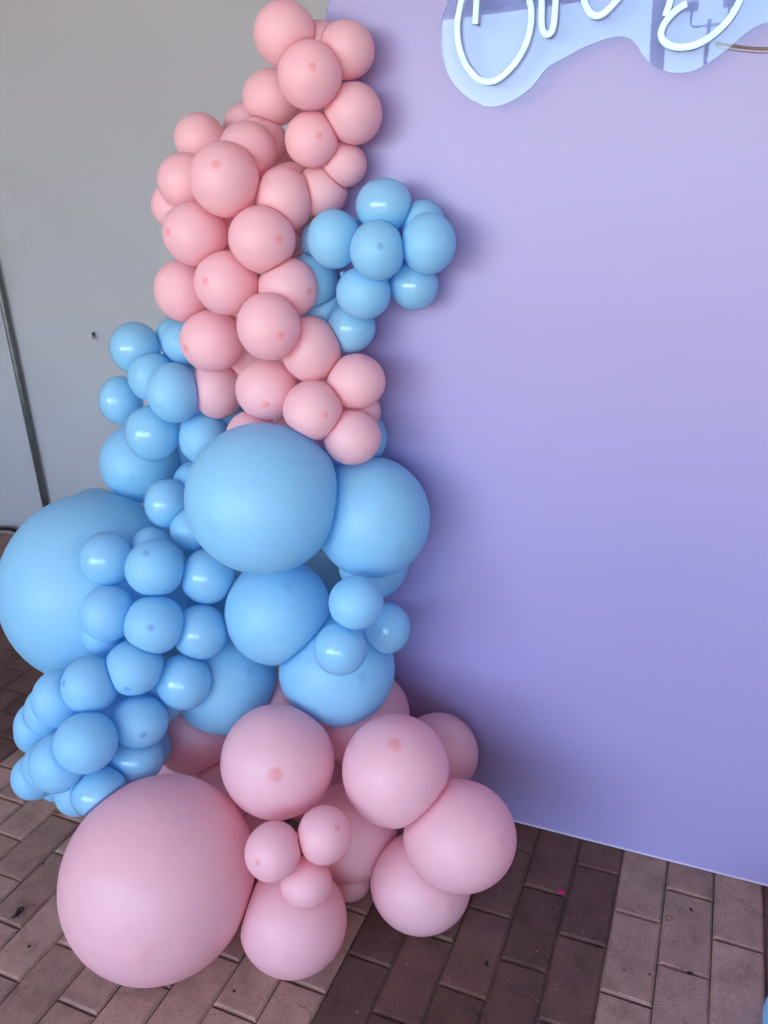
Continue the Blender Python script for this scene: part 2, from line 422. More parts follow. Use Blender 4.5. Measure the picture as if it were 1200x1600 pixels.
    ('b', -0.573, 0.093, 0.708, 0.0787, 0.992, 1.008, 0.14, -0.68, 0.72, 0, 0, 'blue balloon peeping below the big right hand blue balloon beside the backdrop', 'G'),
    ('b', -0.754, -0.032, 0.619, 0.1176, 1.0, 1.0, 0.5, -0.45, 0.75, 0, 0, 'big saturated blue balloon directly below the central pale blue balloon', 'G'),
    ('b', -0.908, -0.05, 0.418, 0.123, 0.995, 1.005, 0.77, -0.36, 0.53, 0, 0, 'big blue balloon between the hanging blue tail and the purple gap, above pink ones', 'G'),
    ('b', -0.631, -0.009, 0.486, 0.128, 1.025, 0.975, 0.72, -0.61, 0.32, 0, 0, 'big blue balloon right of the purple gap, under the trio of small blue ones', 'G'),
    ('b', -0.518, -0.12, 0.725, 0.053, 1.015, 0.985, 0.32, -0.25, 0.91, 0, 0, 'small blue balloon with dark tip, topmost of the trio below the right big blue one', 'S'),
    ('b', -0.515, 0.018, 0.594, 0.053, 0.94, 1.059, 0.88, -0.43, 0.2, 0, 1, 'small glossy blue balloon, right one of the trio against the lilac backdrop', 'S'),
    ('b', -0.547, -0.143, 0.63, 0.053, 0.983, 1.017, -0.15, -0.98, 0.13, 0, 1, 'small blue balloon, lowest of the trio in front of the big lower blue balloon', 'S'),
    ('b', -1.097, -0.154, 0.754, 0.0575, 0.984, 1.017, 0.08, -0.6, 0.79, 0, 1, 'blue balloon at the top left start of the tail, on the giant blue balloon', 'K'),
    ('b', -0.98, -0.141, 0.743, 0.0623, 1.013, 0.986, 0.19, -0.55, 0.81, 1, 0, 'blue balloon with dark tip at upper left, top centre of the hanging tail', 'K'),
    ('b', -0.9, -0.07, 0.703, 0.0604, 0.978, 1.022, 0.81, -0.08, 0.58, 0, 1, "glossy blue balloon at the tail's top right, under the big central balloon", 'K'),
    ('b', -1.063, -0.215, 0.657, 0.0583, 0.976, 1.025, -0.03, -0.87, 0.5, 0, 0, "blue balloon in the tail's second row, left, over the giant blue balloon", 'K'),
    ('b', -0.962, -0.192, 0.636, 0.0637, 1.026, 0.973, 0.49, -0.78, 0.39, 1, 0, "widest blue balloon in the tail's second row, centre front, faint tip low", 'K'),
    ('b', -0.898, -0.126, 0.593, 0.0605, 0.993, 1.007, 0.91, -0.09, 0.4, 0, 1, "glossy blue balloon in the tail's second row, right, beside the big saturated one", 'K'),
    ('b', -1.101, -0.205, 0.591, 0.0428, 0.961, 1.041, 0.37, -0.54, 0.76, 0, 0, "small blue balloon peeking out below the tail's second row at left", 'K'),
    ('b', -0.991, -0.242, 0.554, 0.0598, 1.04, 0.959, 0.37, -0.9, -0.24, 1, 0, 'blue balloon with tip near its bottom, alone in the middle of the tail', 'K'),
    ('b', -0.918, -0.18, 0.495, 0.0605, 0.985, 1.015, 0.88, -0.02, 0.48, 0, 1, "glossy blue balloon on the tail's right, over the big lower left blue balloon", 'K'),
    ('b', -1.058, -0.307, 0.536, 0.0583, 0.969, 1.032, -0.33, -0.8, 0.5, 1, 0, 'blue balloon with tip at its left rim, below the giant blue balloon', 'K'),
    ('b', -1.129, -0.327, 0.501, 0.058, 0.91, 1.094, 0.05, -0.5, 0.87, 0, 0, "blue balloon at the tail's left shoulder, just under the giant blue balloon's bottom", 'K'),
    ('b', -1.179, -0.319, 0.453, 0.0526, 0.902, 1.104, 0.09, -0.41, 0.91, 0, 0, "blue crescent of balloon behind the tail's left shoulder one", 'K'),
    ('b', -1.223, -0.319, 0.403, 0.0521, 0.9, 1.106, 0.32, -0.6, 0.74, 0, 0, "blue balloon second from outermost on the tail's upper left stack", 'K'),
    ('b', -1.268, -0.292, 0.356, 0.0482, 0.947, 1.056, 0.34, -0.53, 0.78, 0, 0, "blue balloon sliver outermost and lowest of the tail's upper left stack", 'K'),
    ('b', -0.976, -0.27, 0.44, 0.0586, 1.05, 0.949, 0.71, -0.7, 0.08, 1, 0, "blue balloon with low tip on the tail's right, above the shaded pink one", 'K'),
    ('b', -1.021, -0.38, 0.453, 0.0624, 1.017, 0.983, 0.23, -0.96, 0.14, 0, 0, 'largest balloon of the blue tail, broad, in front near its lower middle', 'K'),
    ('b', -1.086, -0.399, 0.4, 0.0603, 0.975, 1.026, 0.21, -0.95, 0.21, 0, 0, "blue balloon lower left of the tail's largest one, slanting forward", 'K'),
    ('b', -1.148, -0.371, 0.356, 0.0574, 0.995, 1.005, 0.29, -0.95, 0.14, 0, 0, "thin blue crescent of balloon behind the tail's slanting lower left one", 'K'),
    ('b', -1.205, -0.371, 0.309, 0.0492, 0.969, 1.032, 0.46, -0.8, 0.39, 0, 0, "blue balloon at the tail's far lower left, against the light paving", 'K'),
    ('b', -0.993, -0.282, 0.35, 0.0578, 1.057, 0.943, 0.97, -0.22, 0.12, 0, 1, "glossy blue balloon above the giant pink balloon's top, on the tail's right side", 'K'),
    ('b', -1.029, -0.212, 0.316, 0.056, 0.999, 1.001, 0.84, -0.45, 0.31, 0, 0, 'blue balloon edge showing right of the glossy one above the giant pink balloon', 'K'),
    ('b', -1.01, -0.382, 0.332, 0.0553, 1.09, 0.91, 0.72, -0.69, -0.07, 0, 1, "glossy blue balloon lowest on the tail, in front of the giant pink balloon's shoulder", 'K'),
    ('b', -1.104, -0.354, 0.282, 0.0504, 0.982, 1.018, 0.61, -0.75, 0.27, 0, 0, "blue balloon behind the tail's lowest glossy one, over the paving", 'K'),
    ('b', -1.198, -0.327, 0.257, 0.04, 1.005, 0.995, 0.66, -0.72, 0.24, 0, 0, "bit of blue balloon low at the back between the tail's bottom balloons", 'K'),
    ('b', -0.987, -0.181, 0.436, 0.0521, 0.981, 1.019, 0.81, -0.55, 0.22, 0, 0, 'bit of blue balloon behind the tail where the big lower left blue one starts', 'K'),
    ('p', -0.854, -0.416, 0.194, 0.1936, 0.991, 1.008, 0.48, -0.88, 0.08, 0, 0, 'giant pale pink balloon sitting on the pavers, largest balloon of all', 'F'),
    ('p', -1.001, -0.067, 0.269, 0.1061, 1.004, 0.996, 0.78, -0.58, 0.26, 0, 0, 'shaded pink balloon between the blue tail and the pink ones, above the giant pink', 'F'),
    ('p', -0.684, -0.201, 0.364, 0.118, 1.008, 0.992, 0.44, -0.79, 0.43, 1, 0, 'large pink balloon with central bright tip, right above the small pink trio', 'F'),
    ('p', -0.438, -0.144, 0.362, 0.1115, 0.991, 1.009, 0.17, -0.41, 0.9, 1, 0, "large pink balloon with tip high up, at right front over the backdrop's lower part", 'F'),
    ('p', -0.425, 0.079, 0.243, 0.0931, 0.997, 1.003, 0.36, -0.41, 0.84, 0, 0, 'pink balloon at the back right, between the large one with high tip and backdrop', 'F'),
    ('p', -0.612, 0.056, 0.319, 0.1164, 1.016, 0.984, 0.68, -0.66, 0.34, 0, 0, 'shaded pink balloon behind the big lower blue balloon and the two large tipped pinks', 'F'),
    ('p', -0.3, -0.154, 0.247, 0.1104, 1.043, 0.96, 0.81, -0.37, 0.46, 0, 0, "large pink balloon furthest right, overlapping the backdrop's bottom edge", 'F'),
    ('p', -0.383, -0.168, 0.103, 0.1026, 1.045, 0.959, 0.77, -0.59, 0.24, 0, 0, 'pale pink balloon resting on the dark pavers, lowest at the right', 'F'),
    ('p', -0.568, -0.125, 0.14, 0.1068, 1.019, 0.983, 0.08, -0.42, 0.91, 0, 0, 'warm pink balloon behind the small trio and between the large pink ones', 'F'),
    ('p', -0.599, -0.377, 0.308, 0.0541, 0.983, 1.016, -0.03, -0.93, 0.38, 1, 0, 'small pink balloon with tip at lower left, left one of the pink trio', 'F'),
    ('p', -0.521, -0.315, 0.318, 0.0535, 0.969, 1.029, 0.69, -0.22, 0.69, 1, 0, 'small pink balloon with tip at right, upper one of the pink trio', 'F'),
    ('p', -0.549, -0.352, 0.224, 0.0479, 1.062, 0.943, 0.71, -0.7, 0.1, 0, 0, 'small plain pink balloon, lowest of the pink trio', 'F'),
    ('p', -0.591, -0.349, 0.106, 0.1063, 1.041, 0.964, 0.35, -0.92, 0.14, 0, 0, 'pink balloon resting on the light pavers right of the giant pink one', 'F'),
    ('p', -0.555, -0.166, 0.046, 0.0462, 1.051, 0.954, 0.02, -0.43, 0.91, 0, 0, 'small pink balloon glimpse near the floor between the two resting pink balloons', 'F'),
    ('p', -0.901, -0.107, 0.138, 0.0862, 1.02, 0.98, 0.64, -0.72, 0.28, 0, 0, "deep coral shaded balloon glimpse above the giant pink balloon's right shoulder", 'F'),
    ('p', -0.723, 0.023, 0.09, 0.0898, 1.028, 0.973, 0.67, -0.36, 0.65, 0, 0, 'deep coral shaded balloon behind the small pink trio', 'F'),
    ('b', -1.091, 0.22, 0.492, 0.1055, 0.992, 1.008, 0.83, -0.51, 0.24, 0, 0, 'saturated blue balloon seen only in the gap between tail and big saturated one', 'G'),
    ('b', -1.242, 0.26, 0.62, 0.09, 0.984, 1.017, 0.41, -0.58, 0.71, 0, 0, 'deep blue balloon seen only in the gap left below the central pale blue one', 'G'),
    ('b', -0.856, 0.346, 0.507, 0.09, 1.0, 1.0, 0.11, -0.74, 0.67, 0, 0, 'deep blue balloon in the wedge between central, right and lower big blue ones', 'G'),
    ('b', -1.225, 0.159, 0.333, 0.095, 0.99, 1.01, 0.49, -0.39, 0.78, 0, 0, 'deep blue balloon glimpsed inside the middle of the hanging tail', 'K'),
    ('p', -0.921, 0.127, 1.257, 0.0594, 1.006, 0.994, 0.64, -0.72, -0.28, 0, 0, 'dark pink balloon in the narrow gap left inside the mid column', 'P'),
    ('p', -0.829, 0.111, 1.27, 0.0577, 1.01, 0.99, 0.72, -0.59, 0.36, 0, 0, 'dark pink balloon in the narrow gap right inside the mid column', 'P'),
    ('p', -0.888, 0.132, 1.404, 0.0566, 1.02, 0.981, 0.4, -0.85, -0.35, 0, 0, 'dark pink balloon in the gap below the biggest pink one of the upper column', 'P'),
    ('p', -0.79, 0.277, 1.434, 0.0486, 1.031, 0.971, 0.66, -0.69, -0.3, 0, 0, 'dark pink balloon in the gap between top bunch and upper column', 'P'),
    ('b', -1.184, 0.259, 0.867, 0.0739, 0.986, 1.015, 0.87, -0.48, 0.15, 0, 0, 'deep blue balloon glimpsed between the medium dark blue one and the central pale one', 'L'),
    ('b', -1.208, -0.219, 0.343, 0.0642, 0.983, 1.017, 0.78, -0.18, 0.6, 0, 0, "deep blue balloon glimpsed inside the tail's lower left", 'K'),
    ('p', -0.791, 0.197, 1.121, 0.0596, 1.005, 0.995, 0.77, -0.58, 0.28, 0, 0, 'dark pink balloon in the gap between lower column and upper blue cluster', 'P'),
    ('b', -0.547, 0.126, 1.337, 0.0464, 1.024, 0.978, 0.71, -0.71, -0.08, 0, 0, 'deep blue balloon at the heart of the upper right cluster', 'B'),
    ('b', -1.097, 0.151, 1.088, 0.0588, 0.99, 1.01, 0.27, -0.88, 0.39, 0, 0, 'deep blue balloon glimpsed inside the left cluster', 'L'),
    ('b', 0.365, -0.211, 0.082, 0.0819, 1.025, 0.977, 0.44, -0.27, 0.86, 0, 0, 'blue balloon at the bottom right corner of the picture, just its edge in view', 'Q'),
    ('b', -1.099, -0.196, 0.403, 0.0563, 0.988, 1.012, 0.8, -0.23, 0.56, 0, 0, "dark blue balloon glimpsed in the gap at the centre of the hanging tail's lower half", 'K'),
    ('p', -0.791, 0.002, 0.351, 0.063, 1.01, 0.99, 0.18, -0.92, 0.35, 0, 0, 'dark mauve balloon in the gap between the two big lower blue ones', 'F'),
    ('b', -0.976, 0.161, 0.997, 0.0593, 0.993, 1.007, 0.75, -0.66, -0.1, 0, 0, 'dark blue balloon in the gap between left cluster and lower pink column', 'L'),
    ('b', -0.679, 0.114, 0.942, 0.0585, 1.0, 1.0, 0.55, -0.59, 0.59, 0, 0, "dark blue balloon in the gap right of the big central blue one's top", 'G'),
    ('p', -0.822, 0.303, 1.548, 0.0557, 1.043, 0.96, 0.78, -0.62, -0.16, 0, 0, "dark pink balloon in the gap at the top bunch's lower left", 'P'),
    ('p', -1.101, -0.024, 0.077, 0.0775, 1.01, 0.99, 0.21, -0.49, 0.85, 0, 0, "coral pink balloon showing between the blue tail and the giant pink one's top", 'F'),
    ('p', -0.827, -0.121, 0.07, 0.0705, 1.031, 0.971, 0.25, -0.87, 0.43, 0, 0, 'coral pink balloon glimpsed between the giant pink one and the small pink trio', 'F'),
    ('p', -0.779, 0.336, 1.642, 0.0414, 1.058, 0.948, 0.77, -0.64, -0.02, 0, 0, 'dark pink balloon glimpsed at the heart of the top bunch', 'P'),
    ('p', -0.849, 0.202, 1.483, 0.0491, 1.032, 0.97, 0.55, -0.74, -0.4, 0, 0, 'dark pink balloon in the gap right of the biggest one of the upper column', 'P'),
    ('b', -1.107, 0.087, 0.523, 0.064, 0.988, 1.012, 0.21, -0.89, 0.42, 0, 0, 'dark blue balloon in the gap between the two glossy right hand ones of the tail', 'K'),
]

# ------------------------------------------------------------ ground, terrace paving
g = mesh('ground', *box_vf(-120, -160, -0.30, 120, 60, -0.085), M_concrete)
tag(g, kind='structure')

PX0, PX1, PY0, PY1 = -5.2, 2.2, -4.3, 1.25
pav = mesh('paving', *box_vf(PX0 - 0.1, PY0 - 0.1, -0.08, PX1 + 0.1, PY1, -0.0065), M_sand)
tag(pav, kind='structure')
apr = mesh('terrace_slab', *box_vf(-9, -4.95, -0.08, 4.6, PY0 - 0.105, -0.004), M_concrete)
tag(apr, kind='structure')
ap2 = mesh('terrace_slab', *box_vf(-9, PY0 - 0.1, -0.08, PX0 - 0.105, PY1, -0.004), M_concrete)
tag(ap2, kind='structure')
ap3 = mesh('terrace_slab', *box_vf(PX1 + 0.105, PY0 - 0.1, -0.08, 4.6, PY1, -0.004), M_concrete)
tag(ap3, kind='structure')

def to_px(p):
    q = Vector(p) - CAM_C
    z = q.dot(f_)
    if z < 0.1:
        return None
    return 600 + FPX * q.dot(r_) / z, 800 + FPX * q.dot(d_) / z, z

def is_dark(u):
    if u >= 0:
        return (u % 8) >= 3
    if u >= -5:
        return True
    if u >= -17:
        return False
    return u >= -24

def brick_shape(L, W, seed):
    """a worn paver: chamfered top, corners and edges a little out of true"""
    rg = random.Random(seed)
    bv = 0.0052
    v, f = box_vf(-W / 2, -L / 2, -0.055, W / 2, L / 2, 0, bv)
    out = []
    for i, (x, y, z) in enumerate(v):
        j = 0.0007 if i >= 4 else 0.0
        out.append((x + rg.uniform(-j, j), y + rg.uniform(-j, j), z + (rg.uniform(-j, j) if i >= 4 else 0)))
    return out, f

variants = {}
for dk in (0, 1):
    for k in range(8):
        v, f = brick_shape(0.1975, 0.0980, k + 20 * dk)
        me = bpy.data.meshes.new('brick')
        me.from_pydata(v, [], f)
        me.update()
        me.materials.append(M_pav_dark if dk else M_pav_light)
        variants[dk, k] = me

cells = []
for u in range(int(PX0 * 10), int(PX1 * 10)):
    for v in range(int(-PY1 * 10) - 2, int(-PY0 * 10) + 1):
        if (v - u) % 2:
            continue
        # joint rows at v and v + 2: this brick fills v .. v + 2
        y1, y0 = -v * 0.1, -(v + 2) * 0.1
        cells.append((u, v, y0, min(y1, PY1 - 0.004), y1 > PY1))
scored = []
for c in cells:
    u, v, y0, y1, cut = c
    cx, cy = (u + 0.5) * 0.1, (y0 + y1) / 2
    if y1 - y0 < 0.02:
        continue
    q = to_px((cx, cy, 0))
    s = -1
    if q and -90 < q[0] < 1290 and 780 < q[1] < 1720 and not cut:
        # seen from the camera the bricks right behind the screen or far back are covered
        if not (cy > 0.30 and cx > -1.2):
            s = 1.0 / q[2]
    scored.append((s, c))
scored.sort(key=lambda t: -t[0])
near = [c for s, c in scored if s > 0][:300]
nearset = set((c[0], c[1]) for c in near)
rg = random.Random(5)
for c in near:
    u, v, y0, y1, cut = c
    dk = 1 if is_dark(u) else 0
    o = bpy.data.objects.new('brick', variants[dk, rg.randrange(8)])
    COL.objects.link(o)
    o.parent = pav
    o.location = ((u + 0.5) * 0.1 + rg.uniform(-.0005, .0005), (y0 + y1) / 2 + rg.uniform(-.0006, .0006), rg.uniform(-.0014, .0010))
    o.rotation_euler = (rg.uniform(-.006, .006), rg.uniform(-.008, .008), rg.uniform(-.003, .003))
for dk in (0, 1):
    V, F = [], []
    for s, c in scored:
        u, v, y0, y1, cut = c
        if (u, v) in nearset or (1 if is_dark(u) else 0) != dk:
            continue
        bv_, bf_ = box_vf(u * 0.1 + .0015, y0 + .0018, -0.055, (u + 1) * 0.1 - .0015, y1 - .0018, rg.uniform(-.0014, .0010), 0.004)
        o = len(V)
        V += bv_
        F += [tuple(i + o for i in q) for q in bf_]
    bm_ = mesh('bricks', V, F, M_pav_dark if dk else M_pav_light, pav)
    tag(bm_, kind='stuff')

# ------------------------------------------------------------ building round the terrace
def structure(name, vf, mat, parent=None):
    o = mesh(name, *vf, mat, parent)
    if not parent:
        tag(o, kind='structure')
    return o

wall = structure('wall', box_vf(-7.5, PY1 + 0.004, -0.08, 4.6, PY1 + 0.25, 3.0), M_wall)
tag(wall, 'rough painted pale grey wall behind the balloons', 'wall')
base = structure('skirting', box_vf(-7.5, PY1 - 0.010, 0.001, 4.6, PY1 + 0.002, 0.035), mat_simple('skirting_paint', (0.36, 0.31, 0.28), 0.7), wall)
side = structure('wall', box_vf(3.2, -4.7, -0.08, 3.45, PY1, 3.0), M_wall)  # out of view; added so the daylight comes from the left
tag(side, 'unseen pale side wall, added to block light from the right', 'wall')
ceil = structure('ceiling', box_vf(-7.5, -4.7, 3.002, 4.6, PY1 + 0.25, 3.25), M_ceiling)
structure('edge_beam', box_vf(-7.5, -4.86, 2.70, 4.6, -4.705, 3.25), mat_simple('beam_paint', (0.50, 0.36, 0.38), 0.8), ceil)

# unseen wall pieces and a low barrier, added to shape the incoming daylight
structure('wall', box_vf(-7.5, -4.70, -0.08, -3.9, -4.45, 3.0), M_wall)  # unseen left pier, added to narrow the strip of bright sky
structure('wall', box_vf(2.2, -4.70, -0.08, 3.198, -4.45, 3.0), M_wall)  # unseen right pier, added for the same narrowing
structure('wall', box_vf(-5.0, -4.448, -0.08, -4.75, PY1, 3.0), M_wall)  # unseen left wall, added to cut the strong light from that side
lw = structure('light_blocker', box_vf(-8.0, -5.9, -0.085, 5.0, -5.7, 1.05), M_concrete)  # added out of view to hold back low light from ground and horizon

M_column = mat_simple('column_paint', (0.66, 0.55, 0.60), 0.8, 0, 4.0, 0.06)
cg = empty('column', (-0.53, -4.78, 0))
tag(cg, 'square column at the open edge of the terrace, mirrored in the sign', 'column')
mesh('shaft', *box_vf(-0.045, -0.045, 0.05, 0.045, 0.045, 2.696), M_column, cg)
mesh('base', *box_vf(-0.075, -0.075, -0.003, 0.075, 0.075, 0.049, 0.01), M_column, cg)

# lamp post with two floodlights out in the open, seen only as a reflection in the acrylic
lp = empty('lamp_post', (-0.42, -9.0, -0.085))
tag(lp, 'lamp post with two floodlights, mirrored in the acrylic of the sign', 'lamp post')
mesh('pole', *tube_vf([(0, 0, 0), (0, 0, 3.26)], 0.024, 10), M_lamp, lp, True)
mesh('cross_arm', *tube_vf([(-0.19, 0, 3.36), (-0.19, 0, 3.24), (-0.16, 0, 3.20), (0.16, 0, 3.20), (0.19, 0, 3.24), (0.19, 0, 3.36)], 0.012, 8), M_lamp, lp, True)
for sx in (-0.19, 0.19):
    mesh('floodlight', *box_vf(sx - 0.065, -0.05, 3.355, sx + 0.065, 0.05, 3.44, 0.02), M_lamp, lp)

# galvanized conduit standing against the wall
cd_ = empty('conduit', (-2.775, PY1 - 0.022, 0.0))
tag(cd_, 'thin grey metal pipe running up the wall at the left edge', 'pipe')
mesh('pipe', *tube_vf([(0, 0, 0.0), (0, 0, 0.8), (0, 0, 1.6), (0, 0, 2.99)], 0.0135, 18), M_steel, cd_, True)
for z in (0.12, 2.2):
    mesh('clip', *join_vf(tube_vf([(0, 0, z - 0.011), (0, 0, z + 0.011)], 0.0150, 14),
                          box_vf(0.014, 0.012, z - 0.011, 0.045, 0.020, z + 0.011)), M_steel, cd_)

# small plastic anchor left in the wall
an = empty('wall_anchor', (-2.325, PY1, 0.985))
tag(an, 'small broken plastic anchor sticking out of the bare wall', 'wall anchor')
M_anchor = mat_simple('anchor_plastic', (0.42, 0.42, 0.46), 0.5, 0, 60.0, 0.2)
mesh('hole', *tube_vf([(-.006, -0.0006, 0.006), (-.006, 0.003, 0.006)], 0.0065, 10), M_black, an)
mesh('sleeve', *tube_vf([(.0, 0.0035, 0.003), (.002, -0.010, -0.004), (.004, -0.016, -0.010)], [0.007, 0.008, 0.0065], 8), M_anchor, an, True)
mesh('screw', *tube_vf([(-.004, -0.012, -0.012), (.006, -0.016, 0.0), (.013, -0.012, 0.012), (.014, -0.010, 0.019)], 0.0024, 6), M_black, an, True)

# black cable along the foot of the wall
cb = mesh('cable', *tube_vf(smooth_path([(-3.9, 1.16, 0.006), (-3.5, 1.20, 0.006), (-3.22, 1.215, 0.010), (-3.08, 1.205, 0.040),
                                        (-2.98, 1.20, 0.045), (-2.85, 1.17, 0.010), (-2.6, 1.10, 0.006), (-2.2, 1.12, 0.006)], 6), 0.009, 8), M_black, None, True)
tag(cb, 'black cable lying along the foot of the wall behind the giant blue balloon', 'cable')

# ------------------------------------------------------------ backdrop panel
BX0, BX1, BY, BZ0, BZ1, BR = -0.668, 1.55, 0.180, 0.004, 2.02, 0.33
M_bd, nt, b = new_mat('lilac_vinyl')
n1 = noise(nt, 2.2, 3.0, 0.5)
r1 = ramp(nt, n1.outputs['Fac'], [(0.3, (0.340, 0.305, 0.57)), (0.7, (0.355, 0.32, 0.585))])
nt.links.new(r1.outputs[0], b.inputs['Base Color'])
b.inputs['Roughness'].default_value = 0.38
b.inputs['Specular IOR Level'].default_value = 0.45
fb = noise(nt, 4.0, 2.0, 0.5)
bump(nt, b, fb.outputs['Fac'], 0.15, 0.01)
M_bdedge = mat_simple('pale_edge_trim', (0.62, 0.58, 0.78), 0.5)

def outline(inset=0.0):
    x0, x1, z0, z1, r = BX0 + inset, BX1 - inset, BZ0 + inset, BZ1 - inset, BR - inset
    pts = [(x0, z0), (x1, z0)]
    for cx, a0 in ((x1 - r, 0), (x0 + r, 90)):
        for k in range(17):
            a = rad(a0 + 90 * k / 16)
            pts.append((cx + r * math.cos(a), z1 - r + r * math.sin(a)))
    return pts

def slab(pts, y0, y1, bv=0.0):
    n = len(pts)
    cx = sum(p[0] for p in pts) / n
    cz = sum(p[1] for p in pts) / n
    v = [(x, y0 + bv, z) for x, z in pts] + [(x, y1, z) for x, z in pts]
    f = [tuple(range(n, 2 * n))[::-1]]
    f += [(i, n + i, n + (i + 1) % n, (i + 1) % n) for i in range(n)]
    return v, f, n

bd = empty('backdrop', (0, 0, 0))
tag(bd, 'tall smooth lilac backdrop board with rounded top corners standing on the pavers', 'backdrop')
o1, o2 = outline(0.0), outline(0.003)
n = len(o1)
V = [(x, BY, z) for x, z in o2] + [(x, BY + 0.003, z) for x, z in o1] + [(x, BY + 0.030, z) for x, z in o1]
F = [tuple(range(n))]
F += [(i, n + i, n + (i + 1) % n, (i + 1) % n) for i in range(n)]
F += [(n + i, 2 * n + i, 2 * n + (i + 1) % n, n + (i + 1) % n) for i in range(n)]
F += [tuple(range(2 * n, 3 * n))[::-1]]
mesh('panel', V, F, M_bd, bd)
mesh('edge_trim', *box_vf(BX0 + 0.02, BY - 0.0015, BZ0 - 0.0005, BX1 - 0.02, BY + 0.004, BZ0 + 0.004), M_bdedge, bd)
for x in (-0.35, 1.2):
    mesh('foot', *join_vf(box_vf(x - 0.03, BY + 0.031, 0.002, x + 0.03, BY + 0.46, 0.03),
                          box_vf(x - 0.02, BY + 0.031, 0.031, x + 0.02, BY + 0.07, 1.6)), M_concrete, bd)

# ------------------------------------------------------------ neon sign on clear acrylic
SY = 0.145
ns = empty('neon_sign', (0, 0, 0))
tag(ns, 'white neon lettering on a clear acrylic sheet mounted on the lilac backdrop', 'neon sign')
edge = [(-0.4017, 1.769), (-0.4136, 1.7419), (-0.4164, 1.7134), (-0.4145, 1.6838), (-0.4031, 1.6531), (-0.3797, 1.626), (-0.3528, 1.6088),
        (-0.3284, 1.5999), (-0.301, 1.6018), (-0.2731, 1.6124), (-0.2513, 1.6272), (-0.2356, 1.6450), (-0.223, 1.6542), (-0.1988, 1.6633),
        (-0.1731, 1.6738), (-0.1478, 1.6804), (-0.1278, 1.6846), (-0.1107, 1.6840), (-0.0976, 1.6797), (-0.0871, 1.6705), (-0.077, 1.6562),
        (-0.0652, 1.6434), (-0.0497, 1.6329), (-0.0296, 1.6256), (-0.0083, 1.6237), (0.013, 1.629), (0.0352, 1.641), (0.0563, 1.6561),
        (0.0731, 1.6691), (0.0899, 1.6780), (0.108, 1.6796), (0.16, 1.672), (0.24, 1.668), (0.33, 1.662), (0.42, 1.61), (0.50, 1.60),
        (0.56, 1.66), (0.57, 1.76), (0.54, 1.86), (0.46, 1.915), (0.36, 1.90), (0.24, 1.93), (0.08, 1.96), (-0.06, 1.955), (-0.14, 1.90), (-0.22, 1.955),
        (-0.32, 1.95), (-0.385, 1.90), (-0.395, 1.83)]
ep = smooth_path([(x, 0, z) for x, z in edge], 4, closed=True)
n = len(ep)
T = 0.0055
V = [(p.x, SY - T, p.z) for p in ep] + [(p.x, SY, p.z) for p in ep]
F = [tuple(range(n))[::-1], tuple(range(n, 2 * n))]
m_ac, nt, b = new_mat('clear_acrylic')
nt.nodes.remove(b)
out = nt.nodes['Material Output']
tr = N(nt, 'ShaderNodeBsdfTransparent'); tr.inputs[0].default_value = (0.86, 0.94, 0.99, 1)
gl = N(nt, 'ShaderNodeBsdfGlossy'); gl.inputs['Roughness'].default_value = 0.012
gn = noise(nt, 3.0, 1.0, 0.5)
bp = N(nt, 'ShaderNodeBump'); bp.inputs['Strength'].default_value = 0.03; bp.inputs['Distance'].default_value = 0.01
nt.links.new(gn.outputs['Fac'], bp.inputs['Height']); nt.links.new(bp.outputs[0], gl.inputs['Normal'])
fr = N(nt, 'ShaderNodeFresnel'); fr.inputs['IOR'].default_value = 1.42
mx = N(nt, 'ShaderNodeMixShader')
nt.links.new(fr.outputs[0], mx.inputs[0]); nt.links.new(tr.outputs[0], mx.inputs[1]); nt.links.new(gl.outputs[0], mx.inputs[2])
nt.links.new(mx.outputs[0], out.inputs[0])
mesh('acrylic_sheet', V, F, m_ac, ns)
V = [(p.x, SY - T, p.z) for p in ep] + [(p.x, SY, p.z) for p in ep]
F = [(i, n + i, n + (i + 1) % n, (i + 1) % n) for i in range(n)]
m_ed, nt, b = new_mat('acrylic_cut_edge')
b.inputs['Base Color'].default_value = (0.75, 0.82, 0.95, 1)
b.inputs['Roughness'].default_value = 0.25
mesh('cut_edge', V, F, m_ed, ns)

